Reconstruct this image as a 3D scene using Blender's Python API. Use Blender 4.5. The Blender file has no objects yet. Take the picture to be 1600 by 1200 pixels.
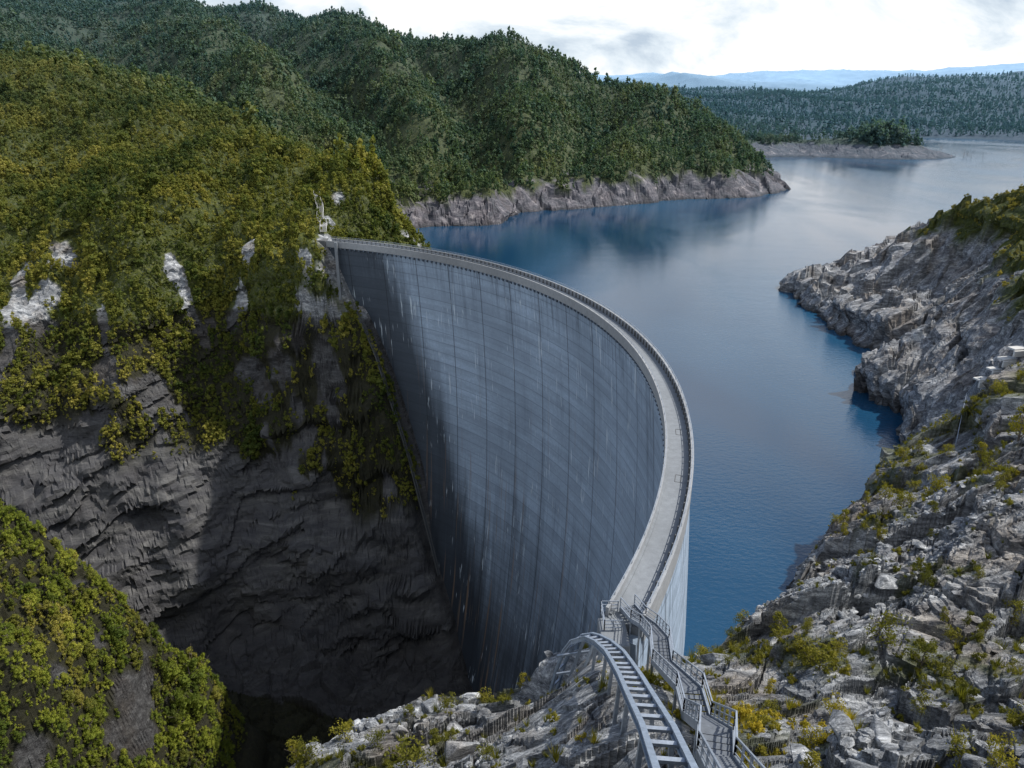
import bpy, math, numpy as np, random, bmesh
from mathutils import Vector, geometry, Matrix
from mathutils.bvhtree import BVHTree
rng=np.random.default_rng(7); random.seed(7)
F=1150.; PIT=math.radians(21.4); HC=40.; CP,SP=math.cos(PIT),math.sin(PIT)
CX,CY=-97.,104.   # centre of the dam arc
WZ=-22.
def ray(u,v):
    xc=(u-800)/F; yc=-(v-600)/F
    return xc, CP+SP*yc, -SP+CP*yc
def S(u,v,z=WZ):
    x,y,d=ray(u,v); t=(z-HC)/d; return (x*t,y*t,z)
def D(u,v,Y):
    x,y,d=ray(u,v); t=Y/y; return (x*t,Y,HC+d*t)
scn=bpy.context.scene
# ---------------- numpy noise ----------------
def _h(ix,iy,s):
    n=(ix.astype(np.int64)*374761393+iy.astype(np.int64)*668265263+s*1442695041)&0xffffffff
    n=((n^(n>>13))*1274126177)&0xffffffff
    return (n^(n>>16))&0xffffffff
def rnd(ix,iy,s): return _h(ix,iy,s)/4294967295.0
def perlin(x,y,s=0):
    ix=np.floor(x);iy=np.floor(y);fx=x-ix;fy=y-iy
    def g(a,b):
        an=rnd(ix+a,iy+b,s)*2*np.pi
        return np.cos(an)*(fx-a)+np.sin(an)*(fy-b)
    ux=fx*fx*fx*(fx*(fx*6-15)+10);uy=fy*fy*fy*(fy*(fy*6-15)+10)
    a=g(0,0);b=g(1,0);c=g(0,1);d=g(1,1)
    return ((a*(1-ux)+b*ux)*(1-uy)+(c*(1-ux)+d*ux)*uy)*1.5
def fbm(x,y,o=4,s=0):
    r=0;a=1.;t=0
    for i in range(o):
        r=r+a*perlin(x*2**i,y*2**i,s+i*17);t+=a;a*=.5
    return r/t*1.3
def ridged(x,y,o=4,s=0):
    r=0;a=1.;t=0
    for i in range(o):
        r=r+a*(1-2*np.abs(perlin(x*2**i,y*2**i,s+i*17)));t+=a;a*=.5
    return r/t
def blocks(x,y,cell,s,tilt=.6):
    X=x/cell;Y=y/cell;ix=np.floor(X);iy=np.floor(Y)
    best=np.full(X.shape,9.);sec=np.full(X.shape,9.);val=np.zeros(X.shape)
    for a in(-1,0,1):
        for b in(-1,0,1):
            cx=ix+a;cy=iy+b
            px=cx+rnd(cx,cy,s);py=cy+rnd(cx,cy,s+1)
            dx=X-px;dy=Y-py;d=np.sqrt(dx*dx+dy*dy)
            v=rnd(cx,cy,s+2)*2-1+tilt*((rnd(cx,cy,s+3)*2-1)*dx+(rnd(cx,cy,s+4)*2-1)*dy)*2
            m=d<best
            sec=np.where(m,best,np.minimum(sec,d));val=np.where(m,v,val);best=np.where(m,d,best)
    return val,sec-best
def ss(a,b,x):
    t=np.clip((x-a)/(b-a),0,1);return t*t*(3-2*t)
# ---------------- control survey of the terrain ----------------
pts=[]
def line(P,step=12):
    for a,b in zip(P[:-1],P[1:]):
        L=math.dist(a[:2],b[:2]);n=max(1,int(L/step))
        for i in range(n):
            t=i/n;pts.append(tuple(a[k]*(1-t)+b[k]*t for k in range(3)))
    pts.append(tuple(P[-1]))
def pol(th,R,z): return (CX+R*math.cos(math.radians(th)),CY+R*math.sin(math.radians(th)),z)
prof=[(72,3),(68,-1),(64,-16),(60,-33),(54.7,-64),(49.5,-101),(42,-128),(30,-140),(10,-140),(0,-118),(-8,-85),(-15,-55),(-21,-25),(-25,-7),(-27,-3)]
line([pol(t,111,z) for t,z in prof],6)
line([pol(t,118,z) for t,z in prof],6)
prou=[(72,6),(68,-2),(65,-12),(62,-24),(55,-60),(40,-100),(15,-110),(-2,-80),(-10,-45),(-14,-32),(-17,-22.5),(-21,-14),(-26,-4)]
line([pol(t,126,z) for t,z in prou],6)
line([D(-250,40,350),D(0,98,330),D(100,138,320),D(200,184,310),D(300,200,300),D(400,206,295),D(480,234,285),D(560,276,272),D(620,322,258),(-34,252,-6),(-30,258,-20)],10)
line([D(-250,330,240),D(0,350,232),D(110,340,226),D(250,400,222),(-85,226,-2),(-66,224,8),(-56,221,3)],10)
line([D(-200,560,200),D(0,600,188),D(200,680,192),D(330,720,196),D(420,735,199),D(480,620,204),D(560,520,210)],8)
line([D(-200,740,172),D(0,760,176),D(150,820,180),D(300,860,184),D(450,900,187),D(600,880,192),D(670,860,197)],8)
line([(-200,150,-96),(-140,160,-100),(-105,168,-108),D(300,1000,173),D(500,1020,180),D(640,1020,184)],8)
line([D(-250,180,420),(-170,400,42),D(400,130,480),D(500,200,410),D(600,235,400),D(640,300,372)],14)
line([D(540,300,250),(-48,240,6),(-42,232,-4)],6)
line([(-60,330,-10),(-46,300,-16),(-36,280,-21),(-24,262,-26),(-20,240,-40)],8)
line([(-10,150,-140),(-35,150,-140),(-60,150,-134),(-78,158,-124),(-120,155,-110),(-200,130,-104)],12)
line([(5,110,-138),(-20,110,-138),(-45,115,-130),(-62,120,-120)],12)
line([(-10,80,-110),(-30,80,-112),(-50,85,-112),(-65,95,-105)],10)
# bluff B
line([(-150,140,-24),(-125,138,-33),S(0,780,-41),S(130,880,-53),S(200,960,-66),S(330,1045,-92)],5)
line([(-150,150,-80),(-118,148,-90),(-100,146,-92),(-84,146,-100)],6)
line([(-140,90,-35),S(0,1000,-52),S(120,1020,-66),S(200,1060,-76),S(250,1130,-93)],5)
line([(-140,60,-50),(-110,70,-66),S(60,1230,-82),S(160,1230,-90),S(270,1230,-104)],5)
line([(-140,20,-40),(-80,40,-80),(-50,60,-95)],10)
# near rim and foreground rock
line([(-60,0,-20),(-40,15,-22),(-26,32,-14),S(450,1190,-7),S(520,1150,-7),S(600,1100,-7.5),S(660,1060,-9),S(720,1045,-9.5),S(790,1078,-10),(4.0,50,-9)],4)
line([(-60,25,-62),(-42,40,-66),(-30,52,-62),(-18,60,-62),(-8,64,-62),(4,60,-40)],5)
line([(-40,0,4),(-20,15,8),(-12,28,3),D(560,1210,36),D(700,1135,41),D(850,1095,45),(8,47,-4)],5)
line([(-20,-20,30),(0,-20,42),(30,-20,50),(80,-20,60),(160,-20,70)],15)
line([(-20,0,24),(-6,3,32),(0,4,34),(6,4,34),(16,4,34),(60,0,42),(160,0,52)],10)
line([(-12,12,17),(-4,14,18.5),(5,14,19),(12,15,19.5),(24,15,22),(60,15,26),(160,15,38)],6)
line([(-6,24,8),D(900,1200,26),(5,22,13),(9,21,13.2),D(1250,1200,22),D(1600,1200,25)],4)
line([D(1000,1085,36),(9,30,7.5),D(1150,1120,34),D(1300,1100,37),D(1450,1100,38),D(1600,1080,39)],4)
line([(9,41,1),D(1150,1060,46),D(1300,1000,46),D(1500,1000,44),D(1650,980,46)],5)
line([(15,51,-6),D(1125,1018,58),D(1180,970,57.5),D(1258,935,58),D(1272,850,73),D(1315,805,78),D(1382,748,90),D(1412,697,104),D(1422,672,122)],4)
line([D(1350,900,60),D(1415,850,64),D(1460,760,76),D(1505,700,88),D(1510,620,110),D(1530,560,132),D(1470,450,200)],8)
line([D(1600,900,50),D(1600,800,60),D(1600,700,74),D(1600,600,94),D(1600,520,115),D(1600,440,150),D(1600,350,190)],8)
line([(70,50,12),(90,90,22),(115,120,24),(140,160,28),(180,200,34)],15)
line([(130,60,40),(200,150,60),(260,260,60)],20)
shR=[(28,68,-23),(38.5,82,-23),(49,96,-23),(63,114,-23),(73.5,128,-22.5),S(1412,665),S(1370,640),S(1322,605),(82,165,-22),S(1400,560),(95,190,-22),S(1285,500),S(1240,470),S(1222,447),S(1260,428),S(1300,412),S(1380,385),(210,350,-22),(300,380,-22),(500,420,-22),(900,500,-22)]
line(shR,5)
line([(78.5,129,-14),(83,138,-14),(80.5,147,-15),(79.5,156,-16),(87,163,-16)],3)
line([(89,140,-9),(90,152,-11),(95,162,-13),(102,174,-14),(100,190,-13),(97,209,-14),(99,235,-14),(101,252,-16)],4)
line([(26,74,-45),(36,92,-50),(49,112,-50),(63,130,-50),(66,150,-45),(70,170,-42),(84,182,-40),(82,205,-40),(84,255,-40),(120,300,-40),(200,372,-40),(500,450,-45)],8)
line([(110,340,-60),(160,390,-60),(240,430,-60),(400,520,-60)],20)
line([D(1440,480,190),D(1330,465,205),D(1290,448,240),D(1380,400,250),D(1440,355,232),D(1520,325,215),D(1600,308,200)],8)
line([(220,300,10),(300,330,20),(500,360,40),(900,400,60)],30)
# opposite shore, hill C
shC=[(-62,345,-22),S(650,356),S(690,353),S(740,353),S(785,350),S(800,335),S(860,330),S(930,324),S(1000,319),S(1060,311),S(1120,311),S(1180,309),S(1236,297),(205,560,-22),(212,620,-22),(235,740,-22),(262,840,-22),S(1180,246)]
line(shC,7)
line([(p[0]-3,p[1]+12,-7) for p in shC[1:11]]+[(150,512,-8),(174,540,-8),(172,600,6),(195,700,6)],8)
line([(p[0]+8,p[1]-22,-45) for p in shC[1:12]]+[(215,520,-45),(230,600,-45)],10)
line([D(1168,226,560),D(1150,206,575),D(1100,180,590),D(1030,150,610),D(900,120,640),D(830,92,650),D(720,70,680),D(640,84,700),D(560,46,820),D(430,18,950),D(350,30,980),D(250,14,1050),D(100,0,1050),D(-250,-50,1000)],14)
line([D(1100,240,535),D(1000,210,560),D(900,190,560),D(800,195,520),D(700,170,560),D(620,185,520),D(500,125,640),D(300,105,640),D(100,95,600),D(-200,50,600)],20)
line([D(760,268,440),D(860,264,465),D(1000,258,490),D(1100,266,512)],15)
line([(-600,1500,60),(-200,1500,55),(50,1250,20),(150,900,10),(185,780,8)],60)
line([(60,300,-60),(80,400,-60),(150,440,-60),(260,500,-60)],30)
line([(300,700,-50),(420,740,-50),(600,780,-50),(700,960,-50),(900,700,-50)],40)
shD=[S(1180,246),S(1250,242),S(1330,247),S(1420,250),S(1492,248),(492,850,-22),(470,890,-22),(380,930,-22),(300,960,-22)]
line(shD,14)
line([(290,890,-5),(350,875,-4),(400,860,1),(430,850,-2),(462,835,-13)],14)
line([(620,1000,-40),(520,1000,-45),(400,1020,-40),(330,1040,-40)],30)
# far shore E
line([(330,1090,-22),(480,1200,-22),S(1450,213),S(1520,216),S(1600,221),(1000,1150,-22),(1500,1050,-22),(3000,900,-22)],40)
line([(300,1300,5),D(1050,160,1500),D(1150,176,1450),D(1250,176,1500),D(1330,166,1600),D(1420,154,1750),D(1600,150,1750),D(1800,130,1900),D(2300,115,2000)],50)
line([D(1000,140,2300),D(1100,146,2300),D(1200,154,2300),D(1300,140,2300),D(1400,116,2300),D(1470,121,2300),D(1540,118,2300),D(1600,110,2300),D(2000,105,2300)],60)
line([(0,2800,10),(900,2900,10),(2500,2900,10),(5000,2800,10)],150)
line([D(600,150,4200),D(1020,126,4200),D(1075,116,4200),D(1130,129,4200),D(1210,134,4300),D(1350,138,4300),D(1480,124,4200),D(1600,112,4200),D(2200,110,4200)],150)
line([D(600,110,6500),D(1100,122,6500),D(1200,110,6500),D(1290,111,6500),D(1380,124,6500),D(1480,108,6500),D(1600,98,6500),D(2300,90,6500)],150)
line([(-9000,9000,100),(9000,9000,100)],900); line([(-9000,-200,40),(-2000,1000,150),(-3000,3000,150),(-9000,9000,100)],600); line([(9000,-200,50),(9000,9000,100)],900)
line([(-60,-60,40),(60,-60,60),(800,-60,80)],60); line([(-9000,-200,20),(9000,-200,60)],900); line([(-300,-60,-20),(-200,60,-60),(-260,200,-20),(-300,300,60)],40)
v2=[Vector((p[0],p[1])) for p in pts]
cv,ce,cf,ov,_,_=geometry.delaunay_2d_cdt(v2,[],[],0,1e-3)
cz=[pts[o[0]][2] if o else 0 for o in ov]
bvh=BVHTree.FromPolygons([(c.x,c.y,z) for c,z in zip(cv,cz)],[tuple(f) for f in cf])
# ---------------- polar ground grid ----------------
def seg(a,b,st): return list(np.arange(a,b,st))
R_=np.array(seg(1,12,.8)+seg(12,70,.13)+seg(70,130,.22)+seg(130,260,.42)+seg(260,620,1.7)+seg(620,1000,4)+seg(1000,1400,8)+seg(1400,7600,45))
NA=1150; A_=np.radians(np.linspace(-52,52,NA)); NR=len(R_)
cr=np.unique(np.append(np.arange(0,NR,4),NR-1)); ca=np.unique(np.append(np.arange(0,NA,4),NA-1))
Zc=np.zeros((len(cr),len(ca)))
dn=Vector((0,0,-1))
for i,ri in enumerate(cr):
    for j,aj in enumerate(ca):
        for e_ in(0,.05,.4):
            h=bvh.ray_cast(Vector((R_[ri]*math.sin(A_[aj])+e_,R_[ri]*math.cos(A_[aj])+e_*.7,900)),dn)
            if h[0]:break
        Zc[i,j]=h[0].z if h[0] else Zc[i-1,j]
for k in range(2):
    P=np.pad(Zc,1,mode='edge');Zc=(P[1:-1,1:-1]*2+P[:-2,1:-1]+P[2:,1:-1]+P[1:-1,:-2]+P[1:-1,2:])/6
tmp=np.array([np.interp(np.arange(NA),ca,Zc[i]) for i in range(len(cr))])
Z=np.array([np.interp(np.arange(NR),cr,tmp[:,j]) for j in range(NA)]).T
RR,AA=np.meshgrid(R_,A_,indexing='ij')
X=RR*np.sin(AA);Y=RR*np.cos(AA)
Zt=np.interp(Y,[10,15,20,25,29.3,33.5,37,41.5,45],[25,22.5,19.1,15.6,12.6,9.7,7.3,4.3,1.9])-2.1
Z=Z+np.exp(-((X-7)/3.2)**2)*(Y<46)*(Y>9)*np.clip(Zt-Z,0,4)
Z=Z-2.*np.exp(-((X+3)/9)**2-((Y-52)/6)**2)-4.5*np.exp(-((X-1.5)/4.5)**2-((Y-54)/5.5)**2)
gr=np.gradient(Z,R_,axis=0);ga=np.gradient(Z,A_,axis=1)/RR
SL=np.hypot(gr,ga)
dc=np.abs(np.hypot(X-CX,Y-CY)-119.5)
THp=np.degrees(np.arctan2(Y-CY,X-CX))
guard=np.where((THp>-32)&(THp<72),ss(3,14,dc),1.)
near=1-ss(110,150,RR)
far=ss(280,420,Y)*1.0
shore=np.clip((Z+22)/45,0,1)
def pdist(P):
    d=np.full(X.shape,1e9)
    for a,b in zip(P[:-1],P[1:]):
        vx,vy=b[0]-a[0],b[1]-a[1];t=np.clip(((X-a[0])*vx+(Y-a[1])*vy)/(vx*vx+vy*vy),0,1)
        d=np.minimum(d,np.hypot(X-a[0]-t*vx,Y-a[1]-t*vy))
    return d
wob=8*perlin(X/25,Y/25,61)
for P,dp,w in (([D(660,120,650),D(700,175,590),D(735,215,520),D(765,262,450)],-20,26),([D(380,60,850),D(480,130,660),D(560,190,520),D(628,262,420)],-26,30),([D(960,140,620),D(930,200,545),D(900,262,475)],-13,20),
    ([D(120,60,720),D(280,115,540),D(430,175,420)],-26,34),([D(1080,180,590),D(1060,230,530)],-8,14),([D(790,110,640),D(815,160,570),D(830,225,490)],9,20),([D(560,70,760),D(600,130,640),D(660,200,510)],14,26),([D(250,40,900),D(330,80,700),D(430,120,560)],16,34)):
    Z=Z+dp*np.exp(-((pdist(P)+wob)/w)**2)*np.clip((Z+22)/30,0,1)
wx=X+30*perlin(X/120,Y/120,41);wy=Y+30*perlin(X/120,Y/120,42)
Z=Z+far*shore*(ridged(wx/170,wy/170,4,3)*17-7+ridged(X/50,Y/50,3,9)*4)*(1-ss(1200,1500,RR))
Z=Z+ss(1200,1700,RR)*np.clip((Z+22)/60,0,1)*(ridged(X/600,Y/600,5,31)*30-8)
midw=(1-near)*(1-far)*guard
Z=Z+midw*(fbm(X/34,Y/60,4,5)*8+(ridged(X/38+Y/200,Y/120,3,15)-.3)*7)*np.clip(SL+.3,0,1.2)*(X<0)*(~((X<-55)&(Y<165)))
c_,s_=math.cos(.6),math.sin(.6)
U=(X*c_+Y*s_);V=(-X*s_+Y*c_)
Uw=U+1.5*perlin(X/6,Y/6,77);Vw=V+1.5*perlin(X/6,Y/6,78)
m=RR<420
def blk(cell,an,s,tilt=.6):
    v=np.zeros(X.shape);e=np.ones(X.shape)
    a,b=blocks(Uw[m]*an,Vw[m],cell,s,tilt);v[m]=a;e[m]=b
    return v,e
Bm=(X<-45)&(Y<165)&(Y>40)
rk=guard*(RR<420)*(1-.85*ss(.9,1.8,SL)*(X<0)*(RR>60))*(1-.85*ss(.9,1.5,SL)*(RR<=70)*(X<6))
b1,e1=blk(9,.6,100,.8);b2,e2=blk(3.6,.5,110,.8);b3,e3=blk(1.2,.45,120);b4,e4=blk(.42,.5,130)
wn=near*(~((X<-55)&(Y<165)))
amp=np.where(wn>.3,1.,np.where(X>0,1.5,.8))
walk=1-.8*(np.exp(-((X-8)**2)/14)*(Y<52)*(Y>8))
ro=(.55+.9*ss(-.3,.4,perlin(X/9,Y/9,79)))*(1-.9*ss(.7,1.3,SL))
Z=Z+rk*walk*amp*(b1*1.4*np.where((X<5)&(Y<60),.5,1.)+b2*.95+(b3*.32*(RR<240)+b4*.10*(RR<90))*ro)
Z=Z-rk*walk*((e2<.09)*.5*(RR<240)+(e3<.10)*.18*(RR<90)*ro)
m=(RR>=380)&(RR<1000)
sb=np.zeros(X.shape);a,_b=blocks(X[m],Y[m],18,140,1.);sb[m]=a;a,_b=blocks(X[m],Y[m],8,150,1.);sb[m]+=a*.35
band=np.exp(-((Z+12)/12)**2)
fr=1-.7*ss(620,720,RR)
Z=Z+sb*band*2.2*fr+band*(RR<1000)*(RR>280)*fbm(X/14,Y/14,3,55)*3.*fr
gx=gr*np.sin(AA)+ga*np.cos(AA);gy=gr*np.cos(AA)-ga*np.sin(AA)
st=ss(.7,1.6,SL)*guard*ss(75,100,RR)*(RR<620)*np.where(Bm,.35,1.)
gl=np.hypot(gx,gy)+1e-6
m=(st>0)
tc_=X*.9+Y*.25
su=tc_*.9+Z*.42+3*perlin(tc_/22,Z/22,96);sv=-tc_*.42+Z*.9+3*perlin(tc_/22,Z/22,97)
sl1=np.zeros(X.shape);sl2=sl1.copy();sl3=sl1.copy()
sl1[m]=blocks(su[m]*.32,sv[m],7,160,.35)[0];sl2[m]=blocks(su[m]*.3,sv[m],2.8,170,.35)[0];sl3[m]=blocks(su[m]*.35,sv[m],1.2,180,.3)[0]
led=fbm(X/30,Z/24,3,92)*6+sl1*1.5+sl2*.7+sl3*.28+fbm(tc_/10,Z/8,3,91)*1.2
X=X-gx/gl*st*led;Y=Y-gy/gl*st*led
dc2=np.hypot(X-CX,Y-CY);TH=np.degrees(np.arctan2(Y-CY,X-CX))
on=(dc2>116)&(dc2<124)&(TH>-25.5)&(TH<67);Z=np.where(on,np.minimum(Z,-4),Z)
def gidx(x,y):
    r=math.hypot(x,y);a=math.atan2(x,y);return min(NR-1,int(np.searchsorted(R_,r))),int(np.clip(round((a-A_[0])/(A_[1]-A_[0])),0,NA-1))
def gz(x,y):
    i,j=gidx(x,y);return float(Z[i,j])
def hit(u,v,y0=12,y1=900):
    x,y,d=ray(u,v);yy=y0
    while yy<y1:
        t=yy/y
        if gz(x*t,yy)>HC+d*t:break
        yy*=1.006
    t=yy/y;return (x*t,yy,HC+d*t)
# ---- cover (vegetation) mask ----
n1=fbm(X/26,Y/26,4,201);n2=fbm(X/8,Y/8+Z/10,3,211);n3=fbm(X/90,Y/90,3,221)
zcl=np.interp(X,[-160,-127,-105,-70,-50,-35],[-36,-42,-58,-70,-74,-76])
up=((Y>250)|((X>25)&(Y>60)))&(dc2>119)
veg=np.zeros(X.shape)
wallA=(X<-15)&(Y>=160)&(Y<345)
veg=np.where(wallA,ss(-4,4,Z-zcl+n1*16),veg)
rib=fbm(X/9+Z/40,Z/30+Y/40,3,231)
veg=np.where(wallA&(rib>.40-.10*ss(10,-40,Z))&(SL>.75)&(Z<8),0,veg)
ribs=[(95,400,4),(75,460,4.5),(55,500,4.5),(168,590,4),(160,650,4.5),(475,690,4),(440,760,6),(455,730,5),(370,505,3),(400,575,5),(440,570,4),(500,555,5),(525,315,2.5),(515,350,2.5),(515,380,2.5),(520,425,4),(490,480,4.5),(470,530,4),(600,420,3),(510,600,4),(460,640,4)]
for (u,v,rx) in ribs:
    p=hit(u,v,150)
    d=np.sqrt((X-p[0])**2+(Y-p[1])**2*.7+(Z-p[2])**2*.6)+n2*3.5
    veg=np.where(wallA,veg*ss(rx*.8,rx*1.1,d),veg)
farm=(Y>=345)|((Y>250)&(X>-60)&(X<60))
veg=np.where(farm,ss(-3,1,Z+8+n2*7+n1*5),veg)
isl=(X>255)&(Y>700)&(Y<1040)&(X<520)
veg=np.where(isl,(Z>-10+n2*4)*1.,veg)
veg=np.where(Bm,ss(-.65,-.4,n2+ .35*ss(-105,-60,Z)+.1),veg)
for (u,v,rx) in [(215,1090,5.5),(210,1150,6),(228,1050,3.5),(120,930,2.5),(50,1180,4),(150,1010,2),(90,1060,2.5)]:
    p=hit(u,v,60);veg=np.where(Bm,veg*ss(rx*.8,rx*1.1,np.sqrt((X-p[0])**2+(Y-p[1])**2+.6*(Z-p[2])**2)+n2*2.5),veg)
rt=(X>20)&(Y>125)&(Y<345)
veg=np.where(rt,ss(-2,2,Z-2+n2*6),veg)
fg=(RR<130)&(~Bm)&(X>-45)
veg=np.where(fg,ss(.15,.45,n2*.8+fbm(X/3,Y/3,2,301)*.5)*.7*(SL<1.6),veg)
veg=np.where(fg&(X>48)&(Y>85),ss(-.3,.2,n2)*.7,veg)
veg=veg*np.where((THp>-32)&(THp<70),ss(1,5,dc),1)
veg=np.clip(veg,0,1)
wet=1-ss(.2,1.8,Z-WZ)
# ---------------- mesh helpers ----------------
def link(o,parent=None):
    scn.collection.objects.link(o)
    if parent: o.parent=parent
    return o
def rawmesh(name,co,faces,mat=None,smooth=False):
    me=bpy.data.meshes.new(name)
    if isinstance(faces,np.ndarray):
        k=faces.shape[1];n=len(faces)
        me.vertices.add(len(co));me.vertices.foreach_set('co',np.asarray(co,np.float32).ravel())
        me.loops.add(n*k);me.loops.foreach_set('vertex_index',faces.astype(np.int32).ravel())
        me.polygons.add(n);me.polygons.foreach_set('loop_start',np.arange(0,n*k,k,dtype=np.int32))
        me.update(calc_edges=True)
    else:
        me.from_pydata([tuple(c) for c in co],[],faces);me.update()
    me.polygons.foreach_set('use_smooth',np.full(len(me.polygons),smooth))
    if mat: me.materials.append(mat)
    return me
class MB:
    def __init__(s): s.v=[];s.f=[]
    def beam(s,p,q,w,h,up=(0,0,1)):
        p=Vector(p);q=Vector(q);d=(q-p)
        if d.length<1e-5:return
        d.normalize();u=Vector(up)
        if abs(d.dot(u))>.98:u=Vector((1,0,0))
        sd=d.cross(u).normalized();u=sd.cross(d).normalized();b=len(s.v)
        for e in(p,q):
            for a,c in((-1,-1),(1,-1),(1,1),(-1,1)): s.v.append(tuple(e+sd*a*w/2+u*c*h/2))
        s.f+=[(b,b+1,b+2,b+3),(b+7,b+6,b+5,b+4)]+[(b+i,b+4+i,b+4+(i+1)%4,b+(i+1)%4) for i in range(4)]
    def path(s,P,w,h,up=(0,0,1)):
        for a,b in zip(P[:-1],P[1:]):s.beam(a,b,w,h,up)
    def tube(s,P,r,n=6):
        b=len(s.v);P=[Vector(p) for p in P]
        for i,p in enumerate(P):
            d=(P[min(i+1,len(P)-1)]-P[max(i-1,0)]).normalized()
            a=d.orthogonal().normalized();c=d.cross(a)
            for k in range(n):
                t=2*math.pi*k/n;s.v.append(tuple(p+(a*math.cos(t)+c*math.sin(t))*r[i]))
        for i in range(len(P)-1):
            for k in range(n):
                s.f.append((b+i*n+k,b+i*n+(k+1)%n,b+(i+1)*n+(k+1)%n,b+(i+1)*n+k))
        s.f.append(tuple(b+(len(P)-1)*n+k for k in range(n)))
    def obj(s,name,mat,parent=None,bevel=0):
        me=rawmesh(name,s.v,s.f,mat);o=bpy.data.objects.new(name,me);link(o,parent)
        if bevel:
            m=o.modifiers.new('bevel','BEVEL');m.width=bevel;m.segments=1
        return o
def one(name,mat,parent,p,q,w,h,up=(0,0,1)):
    b=MB();b.beam(p,q,w,h,up);return b.obj(name,mat,parent)
# ---------------- materials ----------------
def newmat(n):
    m=bpy.data.materials.new(n);m.use_nodes=True;nt=m.node_tree
    for x in list(nt.nodes):nt.nodes.remove(x)
    return m,nt
def nd(nt,t,ins=None,**p):
    n=nt.nodes.new(t)
    for k,v in p.items():setattr(n,k,v)
    for k,v in (ins or {}).items():
        if isinstance(v,bpy.types.NodeSocket):nt.links.new(v,n.inputs[k])
        else:n.inputs[k].default_value=v
    return n
def mth(nt,op,a,b=0.,c=None,clamp=False):
    d={0:a,1:b}
    if c is not None:d[2]=c
    return nd(nt,'ShaderNodeMath',d,operation=op,use_clamp=clamp).outputs[0]
def mixc(nt,f,a,b,bt='MIX'):
    n=nt.nodes.new('ShaderNodeMix');n.data_type='RGBA';n.blend_type=bt
    for i,v in((0,f),(6,a),(7,b)):
        if isinstance(v,bpy.types.NodeSocket):nt.links.new(v,n.inputs[i])
        else:n.inputs[i].default_value=v if i==0 else tuple(v)+((1,) if len(v)==3 else ())
    return n.outputs[2]
def grey(nt,k): return nd(nt,'ShaderNodeCombineColor',{0:k,1:k,2:k}).outputs[0]
def ramp(nt,f,st,interp='LINEAR'):
    n=nt.nodes.new('ShaderNodeValToRGB');n.color_ramp.interpolation=interp;e=n.color_ramp.elements
    while len(e)<len(st):e.new(.5)
    for i,(p,c) in enumerate(st):
        e[i].position=p;e[i].color=(c,c,c,1) if isinstance(c,(int,float)) else tuple(c)+(1,)
    nt.links.new(f,n.inputs[0]);return n.outputs[0]
def mrange(nt,v,a,b,c=0.,d=1.):
    return nd(nt,'ShaderNodeMapRange',{0:v,1:a,2:b,3:c,4:d}).outputs[0]
def noi(nt,vec,sc,det=5,rough=.6,dist=0.):
    return nd(nt,'ShaderNodeTexNoise',{'Vector':vec,'Scale':sc,'Detail':det,'Roughness':rough,'Distortion':dist}).outputs[0]
def posn(nt): return nd(nt,'ShaderNodeNewGeometry').outputs['Position']
def mapn(nt,vec,sc=(1,1,1),rot=(0,0,0)):
    return nd(nt,'ShaderNodeMapping',{'Vector':vec,'Scale':sc,'Rotation':rot}).outputs[0]
def airy(nt,pos,col,k=1.):  # aerial haze painted into the base colour by distance from the origin
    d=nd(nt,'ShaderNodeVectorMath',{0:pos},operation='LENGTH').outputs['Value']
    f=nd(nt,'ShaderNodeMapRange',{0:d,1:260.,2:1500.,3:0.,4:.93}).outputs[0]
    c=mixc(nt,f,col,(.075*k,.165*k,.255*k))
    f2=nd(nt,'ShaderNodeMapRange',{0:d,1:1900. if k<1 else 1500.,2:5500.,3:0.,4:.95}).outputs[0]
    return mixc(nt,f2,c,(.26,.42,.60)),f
def out(nt,sh): nd(nt,'ShaderNodeOutputMaterial',{0:sh})
def pr(nt,col,rough=.8,nrm=None,spec=.3,metal=0.):
    d={'Base Color':col,'Roughness':rough,'Specular IOR Level':spec,'Metallic':metal}
    if nrm is not None:d['Normal']=nrm
    return nd(nt,'ShaderNodeBsdfPrincipled',d).outputs[0]
def bump(nt,h,dist,st=1.,nrm=None):
    d={'Height':h,'Distance':dist,'Strength':st}
    if nrm is not None:d['Normal']=nrm
    return nd(nt,'ShaderNodeBump',d).outputs[0]
def rockcolor(nt,pos):
    w=mapn(nt,pos,(.5,1.6,2.2),(.35,.25,.6))
    a0=noi(nt,w,.42,9,.70,.6);a1=noi(nt,w,1.5,7,.72,.5)
    a=mth(nt,'ADD',mth(nt,'MULTIPLY',a0,.6),mth(nt,'MULTIPLY',a1,.4))
    b=noi(nt,pos,.10,5,.6)
    f=noi(nt,mapn(nt,pos,(1,3,5),(.35,.25,.6)),4.,6,.75)
    c=ramp(nt,a,[(.35,(.028,.031,.037)),(.44,(.125,.135,.15)),(.52,(.285,.30,.32)),(.61,(.66,.68,.70))])
    c2=ramp(nt,a,[(.36,(.034,.030,.030)),(.46,(.13,.12,.115)),(.54,(.27,.245,.22)),(.64,(.50,.45,.39))])
    c=mixc(nt,mrange(nt,b,.49,.62,0,.85),c,c2)
    fm=mrange(nt,f,.35,.6,.45,1.3)
    c=mixc(nt,1.,c,grey(nt,fm),'MULTIPLY')
    h=mth(nt,'ADD',mth(nt,'MULTIPLY',a,1.4),mth(nt,'MULTIPLY',f,.4))
    return c,h
mt,nt=newmat('rock_and_soil')
pos=posn(nt);rc,rh=rockcolor(nt,pos)
va=nd(nt,'ShaderNodeAttribute',attribute_name='cover').outputs['Fac']
wa=nd(nt,'ShaderNodeAttribute',attribute_name='wet').outputs['Fac']
sh_=nd(nt,'ShaderNodeAttribute',attribute_name='gorge').outputs['Fac']
ba=nd(nt,'ShaderNodeAttribute',attribute_name='band').outputs['Fac']
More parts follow.
